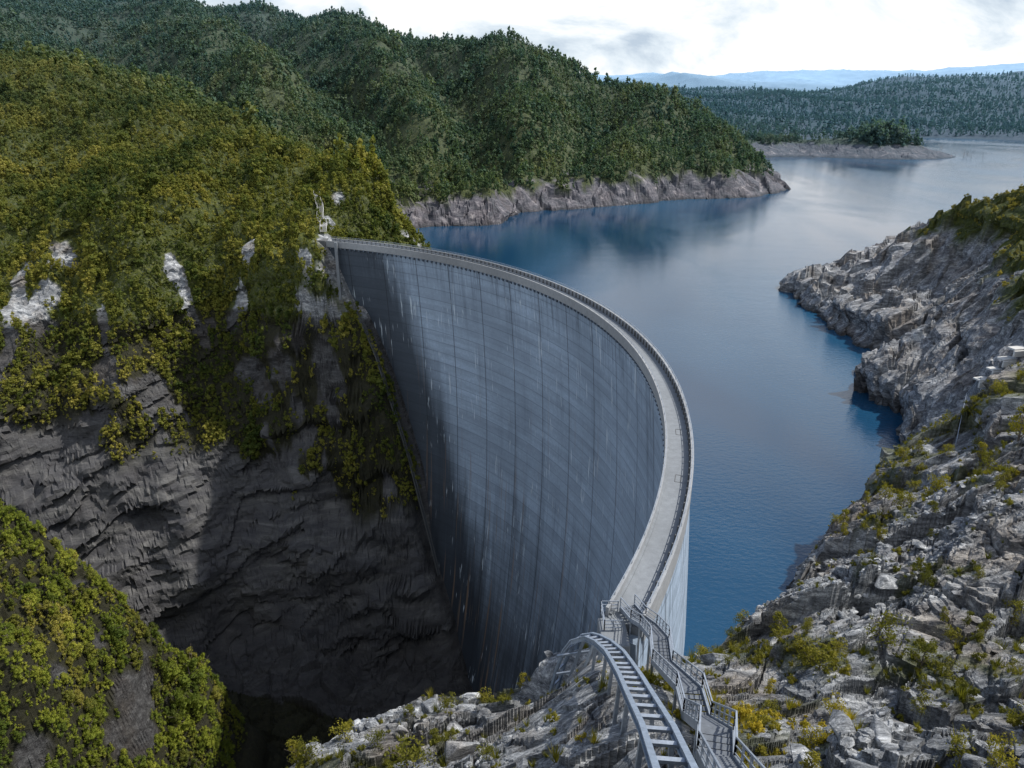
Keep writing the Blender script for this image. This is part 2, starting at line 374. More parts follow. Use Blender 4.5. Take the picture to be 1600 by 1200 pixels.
bn_=noi(nt,mapn(nt,pos,(1,1,1.8),(.3,.5,.2)),.14,9,.72,.8)
bandc=ramp(nt,bn_,[(.36,(.03,.028,.034)),(.48,(.07,.060,.072)),(.58,(.15,.13,.145)),(.69,(.45,.41,.41))])
rc=mixc(nt,mth(nt,'MULTIPLY',ba,.8),rc,bandc)
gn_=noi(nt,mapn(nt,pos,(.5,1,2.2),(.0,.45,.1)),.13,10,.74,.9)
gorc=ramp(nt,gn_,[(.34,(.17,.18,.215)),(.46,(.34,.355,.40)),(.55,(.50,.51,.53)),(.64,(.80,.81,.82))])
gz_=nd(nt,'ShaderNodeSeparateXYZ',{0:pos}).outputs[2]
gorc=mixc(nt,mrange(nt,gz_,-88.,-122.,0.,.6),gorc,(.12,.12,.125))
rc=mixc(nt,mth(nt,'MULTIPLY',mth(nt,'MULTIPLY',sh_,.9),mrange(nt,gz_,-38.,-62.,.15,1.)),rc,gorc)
gn=noi(nt,pos,.9,6,.7)
gc=ramp(nt,gn,[(.3,(.018,.026,.006)),(.5,(.055,.068,.014)),(.7,(.12,.125,.026))])
vf=mth(nt,'MULTIPLY',va,mrange(nt,noi(nt,pos,1.7,5,.7),.35,.5,.8,1.),clamp=True)
col=mixc(nt,vf,rc,gc)
col=mixc(nt,mth(nt,'MULTIPLY',wa,.8),col,(.02,.017,.016))
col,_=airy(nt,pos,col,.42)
out(nt,pr(nt,col,.85,bump(nt,rh,.4,1.),.2))
# water
mw,nt=newmat('lake_water')
pos=posn(nt)
w1=noi(nt,mapn(nt,pos,(1,1.6,1),(0,0,.5)),.9,4,.6);w2=noi(nt,mapn(nt,pos,(1,2.2,1),(0,0,.3)),.06,3,.5)
gust=noi(nt,mapn(nt,pos,(1,.45,1),(0,0,-.5)),.010,4,.55,.6)
hh=mth(nt,'ADD',w1,mth(nt,'MULTIPLY',w2,1.0))
bd=mrange(nt,gust,.4,.62,.04,.18)
bn=nd(nt,'ShaderNodeBump',{'Height':hh,'Distance':bd,'Strength':.6}).outputs[0]
wc=ramp(nt,gust,[(.38,(.004,.032,.080)),(.62,(.014,.072,.145))])
n=nd(nt,'ShaderNodeBsdfPrincipled',{'Base Color':wc,'Roughness':mrange(nt,gust,.4,.62,.07,.18),'IOR':1.5,'Normal':bn})
out(nt,n.outputs[0])
def foliage(name,stops,gold=None,rs=.5):
    m,nt=newmat(name);pos=posn(nt)
    r=nd(nt,'ShaderNodeObjectInfo').outputs['Random']
    p=noi(nt,pos,.03,5,.65);q=noi(nt,pos,1.3,3,.7)
    f=mth(nt,'ADD',mth(nt,'ADD',mth(nt,'MULTIPLY',r,.30),mth(nt,'MULTIPLY',mrange(nt,p,.3,.7),.66)),mth(nt,'MULTIPLY',mth(nt,'SUBTRACT',q,.5),.4),clamp=True)
    c=ramp(nt,f,stops)
    if gold:
        g=ramp(nt,f,gold);y=nd(nt,'ShaderNodeSeparateXYZ',{0:pos}).outputs[1]
        c=mixc(nt,mrange(nt,y,290.,420.),g,c)
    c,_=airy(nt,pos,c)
    a=pr(nt,c,.7,None,.12);b=nd(nt,'ShaderNodeBsdfTranslucent',{0:mixc(nt,1.,c,(1.4,1.5,.7),'MULTIPLY')}).outputs[0]
    out(nt,nd(nt,'ShaderNodeMixShader',{0:.34,1:a,2:b}).outputs[0]);return m
GREEN=[(.12,(.034,.064,.026)),(.35,(.066,.108,.038)),(.58,(.115,.150,.050)),(.85,(.22,.22,.08))]
GOLD=[(.12,(.032,.056,.015)),(.35,(.088,.112,.024)),(.58,(.175,.178,.034)),(.85,(.33,.29,.065))]
LIME=[(.1,(.03,.055,.012)),(.35,(.085,.12,.022)),(.6,(.19,.22,.03)),(.88,(.34,.34,.055))]
mfo=foliage('forest_foliage',GREEN,GOLD);mli=foliage('bright_foliage',LIME);msh=foliage('shrub_foliage',[(.1,(.05,.058,.014)),(.4,(.13,.13,.022)),(.7,(.24,.21,.03)),(.9,(.40,.31,.035))]);mhe=foliage('heath_foliage',[(.1,(.10,.10,.03)),(.4,(.21,.19,.045)),(.7,(.34,.29,.06)),(.9,(.48,.38,.08))])
mbk,nt=newmat('bark');pos=posn(nt);out(nt,pr(nt,ramp(nt,noi(nt,pos,6,4),[(.3,(.05,.04,.03)),(.7,(.2,.17,.14))]),.9))
mdd,nt=newmat('bleached_wood');pos=posn(nt);out(nt,pr(nt,ramp(nt,noi(nt,pos,2,4),[(.3,(.18,.18,.18)),(.7,(.4,.39,.38))]),.9))
def damconc(name,base,wallx=True):
    m,nt=newmat(name)
    uv=nd(nt,'ShaderNodeUVMap',uv_map='metres').outputs[0] if wallx else mapn(nt,posn(nt))
    sp=nd(nt,'ShaderNodeSeparateXYZ',{0:uv});u,v=sp.outputs[0],sp.outputs[1]
    big=noi(nt,uv,.035,4,.6);fin=noi(nt,uv,1.2,6,.7)
    c=ramp(nt,fin,[(.3,tuple(b*.82 for b in base)),(.7,tuple(min(1,b*1.14) for b in base))])
    c=mixc(nt,mrange(nt,big,.35,.65,0,.6),c,tuple(b*.55 for b in base))
    if wallx:
        li=mth(nt,'FLOOR',mth(nt,'DIVIDE',v,1.52))
        wn_=nd(nt,'ShaderNodeTexWhiteNoise',{'Vector':nd(nt,'ShaderNodeCombineXYZ',{0:li,1:3.}).outputs[0]}).outputs['Value']
        c=mixc(nt,1.,c,grey(nt,mrange(nt,wn_,0,1,.88,1.07)),'MULTIPLY')
        hb=noi(nt,mapn(nt,uv,(.05,.6,1)),1.,4,.6)
        c=mixc(nt,mrange(nt,hb,.42,.72,0,.45),c,tuple(b*.5 for b in base))
        fl=mth(nt,'FRACT',mth(nt,'DIVIDE',v,3.05));fb=mth(nt,'FRACT',mth(nt,'DIVIDE',u,12.2))
        ll=mth(nt,'LESS_THAN',fl,.06);lb=mth(nt,'LESS_THAN',fb,.028)
        c=mixc(nt,mth(nt,'MULTIPLY',ll,mrange(nt,fin,.35,.6,.15,.55)),c,(.07,.09,.11))
        c=mixc(nt,mth(nt,'MULTIPLY',lb,.65),c,(.05,.06,.08))
        s1=noi(nt,mapn(nt,uv,(.30,.012,1)),1.,6,.72)
        s2=noi(nt,mapn(nt,uv,(1.0,.05,1)),1.,5,.7)
        gt=mrange(nt,noi(nt,uv,.045,3,.6),.45,.62)
        top=mrange(nt,v,-30.,0.,0.,1.)
        f1=mth(nt,'MULTIPLY',mrange(nt,s1,.50,.70),mth(nt,'ADD',mth(nt,'MULTIPLY',top,.22),mth(nt,'MULTIPLY',gt,.42)),clamp=True)
        c=mixc(nt,f1,c,(.05,.065,.09))
        f2=mth(nt,'MULTIPLY',mrange(nt,s2,.50,.63),mrange(nt,v,-12.,-1.,0.,.7))
        c=mixc(nt,f2,c,(.03,.04,.055))
        low=mth(nt,'ADD',mrange(nt,v,-46.,-110.,0.,1.1),mth(nt,'MULTIPLY',mth(nt,'SUBTRACT',s1,.5),1.8))  # painted shade deepening towards the dam's foot, ragged by streak noise
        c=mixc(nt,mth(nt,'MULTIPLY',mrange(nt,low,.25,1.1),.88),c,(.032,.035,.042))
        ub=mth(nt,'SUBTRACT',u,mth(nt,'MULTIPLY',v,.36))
        abut_shade=mth(nt,'ADD',mrange(nt,ub,112.,133.,0.,1.),mth(nt,'MULTIPLY',mth(nt,'SUBTRACT',s1,.5),.55))  # shade beside the far abutment, painted into the concrete colour
        c=mixc(nt,mth(nt,'MULTIPLY',mrange(nt,abut_shade,.18,.62),.86),c,(.024,.03,.04))
        s3=noi(nt,mapn(nt,uv,(1.6,.10,1)),1.,3,.6);gate=noi(nt,uv,.09,2,.5)
        f3=mth(nt,'MULTIPLY',mrange(nt,s3,.61,.66),mrange(nt,gate,.50,.58,0.,.85))
        c=mixc(nt,f3,c,(.62,.70,.78))
        s4=noi(nt,mapn(nt,uv,(.9,.022,1)),1.,3,.6)
        c=mixc(nt,mth(nt,'MULTIPLY',mrange(nt,s4,.60,.68),mrange(nt,v,-20,-90,.05,.7)),c,(.22,.15,.10))
        h=mth(nt,'SUBTRACT',fin,mth(nt,'MULTIPLY',ll,.6))
    else: h=fin
    out(nt,pr(nt,c,.85,bump(nt,h,.05,.7),.25));return m
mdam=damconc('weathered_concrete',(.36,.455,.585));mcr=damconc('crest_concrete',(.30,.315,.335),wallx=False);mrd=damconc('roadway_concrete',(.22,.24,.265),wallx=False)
mdk=damconc('dark_stained_concrete',(.13,.135,.14),wallx=False);msl=damconc('pale_concrete',(.55,.55,.54),wallx=False)
def metal(n,c,r=.45,me=.6):
    m,nt=newmat(n);pos=posn(nt);k=noi(nt,pos,3,5,.7)
    out(nt,pr(nt,ramp(nt,k,[(.3,tuple(x*.6 for x in c)),(.7,c)]),r,bump(nt,k,.01),.5,me));return m
mst=metal('galvanised_steel',(.38,.43,.50),.45,.45);mgr=metal('grating',(.16,.18,.21),.6,.4);mbl=metal('weathered_steel',(.33,.40,.50),.5,.35)
# ---------------- ground objects ----------------
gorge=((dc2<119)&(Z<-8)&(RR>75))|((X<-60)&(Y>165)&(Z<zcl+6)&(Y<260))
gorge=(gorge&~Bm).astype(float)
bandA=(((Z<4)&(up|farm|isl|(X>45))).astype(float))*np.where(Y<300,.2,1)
def gpart(i0,i1,name,label,smooth=False):
    sl=slice(i0,i1+1);k=i1-i0+1
    co=np.stack([X[sl],Y[sl],Z[sl]],-1).reshape(-1,3)
    id2=np.arange(k*NA).reshape(k,NA)
    fc=np.stack([id2[:-1,:-1],id2[:-1,1:],id2[1:,1:],id2[1:,:-1]],-1).reshape(-1,4)
    me=rawmesh(name,co,fc[:,::-1],mt,smooth)
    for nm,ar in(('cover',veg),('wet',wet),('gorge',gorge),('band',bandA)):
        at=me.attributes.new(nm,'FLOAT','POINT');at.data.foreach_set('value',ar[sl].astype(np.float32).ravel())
    o=bpy.data.objects.new(name,me);link(o);o['kind']='structure';o['label']=label;o['category']='ground' if name=='ground' else 'hills'
i1=int(np.searchsorted(R_,125));i2=int(np.searchsorted(R_,1350))
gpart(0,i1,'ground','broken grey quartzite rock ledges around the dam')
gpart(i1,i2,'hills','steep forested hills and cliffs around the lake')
gpart(i2,NR-1,'distant_hills','hazy blue forested ranges beyond the lake',True)
wp=[]
for t in np.linspace(-30,67,120): wp.append(pol(t,121.5,WZ))
wp+=[(-75,250,WZ),(-400,500,WZ),(-400,7000,WZ),(7000,7000,WZ),(7000,10,WZ),(200,20,WZ),(40,35,WZ)]
me=rawmesh('lake_water',wp,[tuple(range(len(wp)))],mw);o=link(bpy.data.objects.new('lake_water',me));o['kind']='structure';o['label']='deep blue wind-rippled reservoir water';o['category']='water'
# ---------------- the dam ----------------
dam=link(bpy.data.objects.new('arch_dam',None));dam['label']='tall curved grey concrete arch dam spanning a gorge';dam['category']='dam'
def rd(d): return 118.3+.10*d-.0012*d*d
def ru(d): return 121+.07*d-.0005*d*d
def arcgrid(name,rz,t0,t1,nt_,mat,parent):
    ths=np.linspace(t0,t1,nt_);v=[]
    for t in ths:
        for (r,z) in rz: v.append(pol(t,r,z))
    n=len(rz);f=[]
    for i in range(nt_-1):
        for k in range(n):
            f.append((i*n+k,i*n+(k+1)%n,(i+1)*n+(k+1)%n,(i+1)*n+k))
    f.append(tuple(range(n))[::-1]);f.append(tuple((nt_-1)*n+k for k in range(n)))
    me=rawmesh(name,v,f,mat)
    ul=me.uv_layers.new(name='metres')
    li=np.zeros(len(me.loops),np.int32);me.loops.foreach_get('vertex_index',li)
    vi=np.array([[math.radians(ths[i//n])*118,v[i][2]] for i in range(len(v))],np.float32);ul.data.foreach_set('uv',vi[li].ravel())
    bm=bmesh.new();bm.from_mesh(me);bmesh.ops.recalc_face_normals(bm,faces=bm.faces);bm.to_mesh(me);bm.free()
    return link(bpy.data.objects.new(name,me),parent)
dd=[0.9]+list(np.linspace(3,146,40))
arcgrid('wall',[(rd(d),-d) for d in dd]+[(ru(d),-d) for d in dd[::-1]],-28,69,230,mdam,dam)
arcgrid('roadway',[(118.2,-.9),(118.2,-.02),(121.2,-.02),(121.2,-.9)],-27.5,68.8,230,mrd,dam)
arcgrid('parapet',[(117.95,-1.0),(117.95,.8),(118.22,.8),(118.22,-1.0)],-27.4,68.7,230,mcr,dam)
arcgrid('parapet',[(120.95,-1.6),(120.95,1.0),(121.3,1.0),(121.3,-1.6)],-27.3,68.6,230,mcr,dam)
arcgrid('kerb',[(118.22,-.018),(118.22,.16),(118.45,.16),(118.45,-.018)],-27.3,68.5,230,mrd,dam)
b=MB()
for t in np.arange(-26.5,68.2,.8):
    b.beam(pol(t,117.95,-1.2),pol(t,118.5,-1.6),.3,.4)
o=b.obj('corbels',mdam,dam);o['kind']='stuff'
b=MB()
for t in np.arange(-26.5,68.2,.75):
    b.beam(pol(t,120.84,0),pol(t,120.84,.96),.24,.2,(math.cos(math.radians(t)),math.sin(math.radians(t)),0))
o=b.obj('parapet_ribs',mdk,dam);o['kind']='stuff'
for R0,z0,z1,mid in((121.12,.98,1.5,1.25),(118.08,.78,1.15,None)):
    b=MB()
    for t in np.arange(-26.5,68.2,1.2): b.beam(pol(t,R0,z0),pol(t,R0,z1),.06,.06)
    b.path([pol(t,R0,z1) for t in np.linspace(-27,68.4,150)],.06,.06)
    if mid:b.path([pol(t,R0,mid) for t in np.linspace(-27,68.4,150)],.04,.04)
    b.obj('railing',mst,dam)
for t in(-9,-15):
    b=MB();c=[pol(t-.4,119.4,.0),pol(t-.4,120.0,.0),pol(t+.4,120.0,.0),pol(t+.4,119.4,.0)]
    b.path(c+[c[0]],.07,.03);b.obj('hatch',mdk,dam)
b=MB();b.beam(pol(69.5,119,-8),pol(69.5,119,.9),4,2.4);b.obj('abutment_block',mdk,dam,.08)
one('abutment_pier',mrd,dam,pol(66.6,116.9,-16),pol(66.6,116.9,.8),.8,.8)
b=MB();b.beam(pol(-28.2,119.3,-6),pol(-28.2,119.3,.05),3.4,2.2);b.obj('abutment_block',mrd,dam,.08)
# ---------------- steel stairs etc ----------------
def stair(name,P,w,mat_t,mat_r,label,rh=1.05,post=1.6,treadstep=.35,legs=True,th=1.):
    e=link(bpy.data.objects.new(name,None));e['label']=label;e['category']='stairs'
    P=[Vector(p) for p in P];tr=MB()
    L=[];R=[]
    for i,p in enumerate(P):
        d=(P[min(i+1,len(P)-1)]-P[max(i-1,0)]);d.z=0;d.normalize();s=Vector((d.y,-d.x,0));L.append(p-s*w/2);R.append(p+s*w/2)
    for i in range(len(P)-1):
        n=max(1,int((P[i+1]-P[i]).length/treadstep))
        for k in range(n):
            t=(k+.5)/n;tr.beam(L[i].lerp(L[i+1],t),R[i].lerp(R[i+1],t),.28,.05)
    o=tr.obj('treads',mat_t,e)
    for Q in(L,R):
        sg=MB();rl=MB()
        for i in range(len(P)-1):
            sg.beam(Q[i],Q[i+1],.07*th,.26*th)
            m_=max(1,int((Q[i+1]-Q[i]).length/post))
            for k in range(m_+1):
                q=Q[i].lerp(Q[i+1],k/m_);rl.beam(q,q+Vector((0,0,rh)),.055*th,.055*th)
            for hz in(rh,rh*.66,rh*.33):
                w_=(.05 if hz==rh else .03)*th;rl.beam(Q[i]+Vector((0,0,hz)),Q[i+1]+Vector((0,0,hz)),w_,w_)
        sg.obj('stringer',mat_r,e);rl.obj('railing',mat_r,e)
        if legs:
            for i in range(len(P)):
                g=gz(Q[i].x,Q[i].y)-.6
                if g<Q[i].z-.2: one('leg',mat_r,e,Q[i],(Q[i].x,Q[i].y,g),.14,.14)
    return e
stair('steel_stairway',[(9.6,50.3,.4),(10.2,48.5,.6),(10.6,46.5,1.6),(10.2,41.0,5.0),(9.9,38.5,5.2),(9.1,29.5,11.6),(9.0,27.5,11.8),(7.8,21.4,17.4),(7.4,20,17.6),(6.1,14,22.6),(5.4,10,26)],1.3,mgr,mst,'galvanised steel stairway with railings climbing from the dam crest',th=1.35)
e=link(bpy.data.objects.new('hoist_track',None));e['label']='steel hoist track on trestle legs beside stairway';e['category']='rail track'
C=[Vector(p) for p in [(3.4,48.6,-7.5),(4.0,48.1,-3.8),(4.55,47.6,-1.4),(5.1,46.9,.1),(5.75,45.9,1.15),(6.1,44.9,1.95),(6.4,41.5,4.4),(6.45,37,7.5),(6.3,33.5,9.8),(6.0,29.3,12.7),(5.6,25,15.7),(5.2,20,19.1),(4.6,15,22.5),(4.0,10,25.9)]]
offs=[]
for i,p in enumerate(C):
    d=C[min(i+1,len(C)-1)]-C[max(i-1,0)];d.normalize();offs.append(Vector((d.y,-d.x,0)).normalized())
for sgn in(-1,1):
    b=MB();Q=[p+s*.56*sgn for p,s in zip(C,offs)]
    b.path(Q,.22,.08);b.path([q-Vector((0,0,.18)) for q in Q],.06,.34);b.path([q-Vector((0,0,.38)) for q in Q],.22,.07);b.obj('rail',mbl,e)
for i in range(len(C)-1):
    n=max(1,int((C[i+1]-C[i]).length/1.6))
    for k in range(n):
        t=k/n;p=C[i].lerp(C[i+1],t);s=offs[i];one('cross_member',mst,e,p-s*.5-Vector((0,0,.2)),p+s*.5-Vector((0,0,.2)),.16,.14)
for i in range(6,len(C)-1):
    for sgn in(-1,1):
        p=C[i]+offs[i]*.5*sgn;q=p+offs[i]*.2*sgn;g=gz(q.x,q.y)-.8
        if g<p.z-.5:one('trestle_leg',mst,e,p-Vector((0,0,.3)),(q.x,q.y,g),.18,.18)
for p,q,w in(((6.2,44.0,2.1),(4.4,46.6,-8),.26),((5.6,45.8,.9),(3.4,46.4,-8),.24),((6.8,43.6,2.4),(5.8,46.2,-8),.26),((6.9,45.6,.9),(6.6,47.2,-8),.24)):one('trestle_leg',mst,e,p,q,w,w)
for z in(0,-1.8,-3.8):one('cross_brace',mst,e,(3.6,46.6,z-1.5),(6.8,45.6,z),.16,.16)
e=link(bpy.data.objects.new('landing_platform',None));e['label']='small railed steel landing at the dam crest end';e['category']='platform'
one('deck',mgr,e,(8.1,47.8,-.1),(8.1,50.2,-.1),1.4,.1)
for cor in ([(7.4,47.8),(7.4,50.2)],[(7.4,50.2),(8.8,50.2)],[(7.4,47.8),(8.8,47.8)]):
    b=MB();a,c=cor
    for hz in(.3,.65,1.0):b.beam((*a,hz),(*c,hz),.06,.06)
    for k in range(3):
        x=a[0]+(c[0]-a[0])*k/2;y=a[1]+(c[1]-a[1])*k/2;b.beam((x,y,-.1),(x,y,1.05),.08,.08)
    b.obj('railing',mst,e)
for x,y in((7.45,47.9),(7.45,50.1),(8.7,47.9)):one('leg',mst,e,(x,y,-.1),(x,y,gz(x,y)-1),.2,.2)
P=[]
for x,y in[(-55.5,217.8),(-56,220.5),(-56.5,224),(-58.5,227),(-59,231),(-61,235),(-62,240)]:P.append((x,y,gz(x,y)+1.1))
stair('concrete_hillside_stairs',P,1.8,msl,msl,'pale concrete stairs climbing the bushy abutment slope',post=2.5,legs=False)
P=[pol(t,114.6,z+1.2) for t,z in [(65.3,-10),(64.4,-14),(63,-20),(61.6,-25),(60,-32),(58,-44),(56.4,-53),(54.7,-63),(53,-76),(51.2,-88),(49.6,-100)]]
stair('abutment_stairs',P,.9,mgr,mdk,'narrow steel stairs following the foot of the dam wall',post=2.5,legs=False)
for i,(u,v,w) in enumerate([(1535,598,2.2),(1558,582,2.8),(1576,566,3.0),(1592,550,2.8)]):
    p=hit(u,v,60);g=p[2]+.35
    b=MB();b.beam((p[0]-w/2,p[1],g+.2),(p[0]+w/2,p[1]+.6,g+.2),1.5,.28)
    b.beam((p[0]-w/2,p[1]-.9,g-.4),(p[0]+w/2,p[1]-.3,g-.4),.35,1.0)
    o=b.obj('concrete_slab',msl,None,.04);o['label']='flat pale concrete slab set into the rocky slope';o['category']='slab';o['group']='concrete slabs on the rocky slope'
P=[hit(u,v,60) for u,v in((1530,600),(1508,625),(1500,660),(1492,700))]
b=MB()
for a,c in zip(P[:-1],P[1:]):
    for hz in(.6,1.2):b.beam((a[0],a[1],a[2]+hz),(c[0],c[1],c[2]+hz),.05,.05)
    for k in range(4):
        x,y,z=[a[i]+(c[i]-a[i])*k/4 for i in range(3)];b.beam((x,y,z-.5),(x,y,z+1.2),.06,.06)
o=b.obj('path_railing',mst);o['label']='thin steel railing along a path on the rock';o['category']='railing'
# ---------------- plants ----------------
def crown(name,seed,h,w,nl,leaf,ls,mat,base=.15,conic=.3,core=True):
    r=np.random.default_rng(seed)
    n=nl*leaf
    tz=r.uniform(0,1,nl)**.8;an=r.uniform(0,2*np.pi,nl)
    wid=(1-conic*tz)*np.sqrt(np.clip(1-(tz*1.05-.35)**2*1.1,0.05,1));rad=r.uniform(.25,.85,nl)*wid*w/2
    lc=np.stack([np.cos(an)*rad,np.sin(an)*rad,h*(base+(1-base)*tz*.9)],-1)
    lr=r.uniform(.14,.28,nl)*w*(1-.35*tz)
    li=np.repeat(np.arange(nl),leaf)
    d=r.normal(size=(n,3));d[:,2]+=.35;d/=np.linalg.norm(d,axis=1)[:,None]
    c=lc[li]+d*lr[li][:,None]*r.uniform(.6,1.15,n)[:,None]*np.array([1,1,1.2])
    nrm=d+r.normal(size=(n,3))*.55;nrm/=np.linalg.norm(nrm,axis=1)[:,None]
    a=np.cross(nrm,r.normal(size=(n,3)));a/=np.linalg.norm(a,axis=1)[:,None];bb=np.cross(nrm,a)
    s=(ls*r.uniform(.6,1.3,n))[:,None]
    q=np.stack([c-a*s*.9,c-bb*s*.5,c+a*s*.9,c+bb*s*.5],1).reshape(-1,3)
    f=np.arange(n*4).reshape(-1,4)
    if core:
        cv=[];cf=[];base_i=len(q)
        oct_=np.array([[1,0,0],[-1,0,0],[0,1,0],[0,-1,0],[0,0,1],[0,0,-1]])
        of=[(0,2,4),(2,1,4),(1,3,4),(3,0,4),(2,0,5),(1,2,5),(3,1,5),(0,3,5)]
        for k in range(nl):
            b0=base_i+len(cv)
            for p in oct_*lr[k]*.8+lc[k]:cv.append(p)
            cf+=[(b0+x,b0+y,b0+z_) for x,y,z_ in of]
        return rawmesh(name,np.vstack([q,np.array(cv)]).tolist(),[tuple(x) for x in f]+cf,mat)
    return rawmesh(name,q,f,mat)
def trunkmesh(name,seed,h,r0,limbs,mat):
    r=random.Random(seed);b=MB();P=[Vector((0,0,-.4))]
    for i in range(1,6):P.append(Vector((r.uniform(-.06,.06)*h*i/5,r.uniform(-.06,.06)*h*i/5,h*i/5)))
    b.tube(P,[r0*(1-.14*i) for i in range(6)],7)
    for k in range(limbs):
        i=r.randint(1,4);p=P[i];a=r.uniform(0,6.28);L=h*r.uniform(.3,.55)
        d=Vector((math.cos(a),math.sin(a),r.uniform(.5,1.1)))
        b.tube([p,p+d*L*.5,p+d*L+Vector((0,0,L*.15))],[r0*.5,r0*.33,r0*.12],5)
    return rawmesh(name,b.v,b.f,mat)
def srccoll(nm,k,mat,W_,nl,lf,ls,con,sd0):
    c=bpy.data.collections.new(nm)
    for i in range(k):
        c.objects.link(bpy.data.objects.new(nm+'_%02d'%i,crown(nm+'_mesh',sd0+i,1.,W_[i],nl[i],lf,ls,mat,.02,con[i])))
    return c
src=srccoll('scrub_source',6,mfo,[.75,.95,.55,.85,.5,.7],[8,9,8,9,8,7],18,.068,[.4,.25,.75,.3,.8,.6],10)
src_l=srccoll('lime_source',4,mli,[.8,.9,.6,.8],[9,10,9,9],26,.048,[.4,.3,.6,.4],110)
src_h=srccoll('heath_source',3,mhe,[1.1,1.3,1.0],[8,9,8],20,.07,[.2,.1,.3],140)
far_src=srccoll('far_source',4,mfo,[.6,.75,.48,.66],[6]*4,9,.105,[.6,.3,.8,.45],30)
def scatter(name,coll,P,sc,rot,ix,label,cat):
    me=bpy.data.meshes.new(name);me.vertices.add(len(P));me.vertices.foreach_set('co',P.astype(np.float32).ravel())
    for nm,ar in(('sc',sc),('rz',rot)):
        a=me.attributes.new(nm,'FLOAT','POINT');a.data.foreach_set('value',ar.astype(np.float32))
    a=me.attributes.new('ix','INT','POINT');a.data.foreach_set('value',ix.astype(np.int32))
    o=link(bpy.data.objects.new(name,me));o['kind']='stuff';o['label']=label;o['category']=cat
    g=bpy.data.node_groups.new(name,'GeometryNodeTree');g.interface.new_socket('Geometry',in_out='INPUT',socket_type='NodeSocketGeometry');g.interface.new_socket('Geometry',in_out='OUTPUT',socket_type='NodeSocketGeometry')
    gi=g.nodes.new('NodeGroupInput');go=g.nodes.new('NodeGroupOutput')
    ci=g.nodes.new('GeometryNodeCollectionInfo');ci.inputs[0].default_value=coll;ci.inputs[1].default_value=True;ci.inputs[2].default_value=True
    ip=g.nodes.new('GeometryNodeInstanceOnPoints');ip.inputs['Pick Instance'].default_value=True
    mp=g.nodes.new('GeometryNodeMeshToPoints')
    def at(n,t):
        x=g.nodes.new('GeometryNodeInputNamedAttribute');x.data_type=t;x.inputs[0].default_value=n;return x.outputs[0]
    L=g.links.new
    L(gi.outputs[0],mp.inputs[0]);L(mp.outputs[0],ip.inputs['Points']);L(ci.outputs[0],ip.inputs['Instance']);L(at('ix','INT'),ip.inputs['Instance Index'])
    cx=g.nodes.new('ShaderNodeCombineXYZ');L(at('rz','FLOAT'),cx.inputs[2]);L(cx.outputs[0],ip.inputs['Rotation']);L(at('sc','FLOAT'),ip.inputs['Scale']);L(ip.outputs[0],go.inputs[0])
    md=o.modifiers.new('scatter','NODES');md.node_group=g;return o
dR=np.gradient(R_)[:,None]*np.ones((1,NA));area=RR*dR*(A_[1]-A_[0])*np.sqrt(1+np.minimum(SL,2.5)**2)
def sample(w,n):
    w=w[:-1,:-1].ravel();c=np.cumsum(w);k=np.searchsorted(c,rng.uniform(0,c[-1],n));i=k//(NA-1);j=k%(NA-1)
    a=rng.uniform(0,1,n);b_=rng.uniform(0,1,n);o=[]
    for M in(X,Y,Z):o.append(M[i,j]*(1-a)*(1-b_)+M[i+1,j]*a*(1-b_)+M[i,j+1]*(1-a)*b_+M[i+1,j+1]*a*b_)
    return np.stack(o,-1),veg[i,j]
mA=(wallA|((X<-15)&(Y<345)&(RR>160)))*(Z>WZ-140)&~fg&~Bm
def count(mask,per):return int((veg*mask*area).sum()/per)
nA=min(30000,count(mA,1.5));PA,_=sample(veg*mA*area,nA)
sA=rng.gamma(5,.40,nA)*(1+.9*np.clip(fbm(PA[:,0]/10,PA[:,1]/10+PA[:,2]/12,3,500),-.5,1))+.6
mC=farm&~isl&(RR<1150);nC=min(52000,count(mC,7));PC,_=sample(veg*mC*area*(Z>-16)*np.minimum(1,(560/RR)),nC);sC=rng.gamma(6,.68,nC)*(1+.6*np.clip(fbm(PC[:,0]/30,PC[:,1]/30,3,510),-.5,1))+1.5
PI,_=sample(veg*isl*area*(Z>-13)*(.12+1.*np.exp(-((X-412)/32)**2)+.5*(X<330)),900);sI=rng.gamma(8,.75,900)*(1+1.1*np.exp(-((PI[:,0]-412)/26)**2))
mE=(RR>1080)&(RR<2500)&(Z>-20)&~isl;nE=42000;PE,_=sample(mE*area*np.minimum(1,1e6/RR**2),nE);sE=rng.gamma(8,.72,nE)+2.5
mR=rt&(X>20);nR=min(5500,count(mR,2.));PR,_=sample(veg*mR*area,nR);sR=rng.gamma(5,.15,nR)+.3
NB=6000
PBt,_=sample(veg*Bm*area*(Z>-112)*(X>-135)*(Y>88),NB);sB=rng.gamma(5,.30,NB)+.55
print('COUNTS',nA,nC,nR,NR,NR*NA)
def proj(P):
    yc=P[:,1]*CP-(P[:,2]-HC)*SP;zc=P[:,1]*SP+(P[:,2]-HC)*CP;return 800+F*P[:,0]/yc,600-F*zc/yc
uB,vB=proj(PBt);score=np.where((uB>0)&(uB<1600)&(vB<1230)&(vB>0),sB/np.linalg.norm(PBt,axis=1),0)
ordr=np.argsort(-score);ind=ordr[:285];rest=ordr[285:]
nb=fbm(PBt[:,0]/8,PBt[:,1]/8,2,400)+rng.uniform(-.25,.25,NB)
rl_=rest[nb[rest]>-.05];rg_=rest[nb[rest]<=-.05]
allP=np.vstack([PA,PBt[rg_]]);allS=np.concatenate([sA,sB[rg_]])
allP[:,2]-=allS*.08
scatter('forest',src,allP,allS,rng.uniform(0,6.28,len(allP)),rng.integers(0,6,len(allP)),'dense golden-green tea-tree and eucalypt scrub','forest')
scatter('bluff_scrub',src_l,PBt[rl_],sB[rl_],rng.uniform(0,6.28,len(rl_)),rng.integers(0,4,len(rl_)),'bright lime-green scrub covering the gorge bluff','scrub')
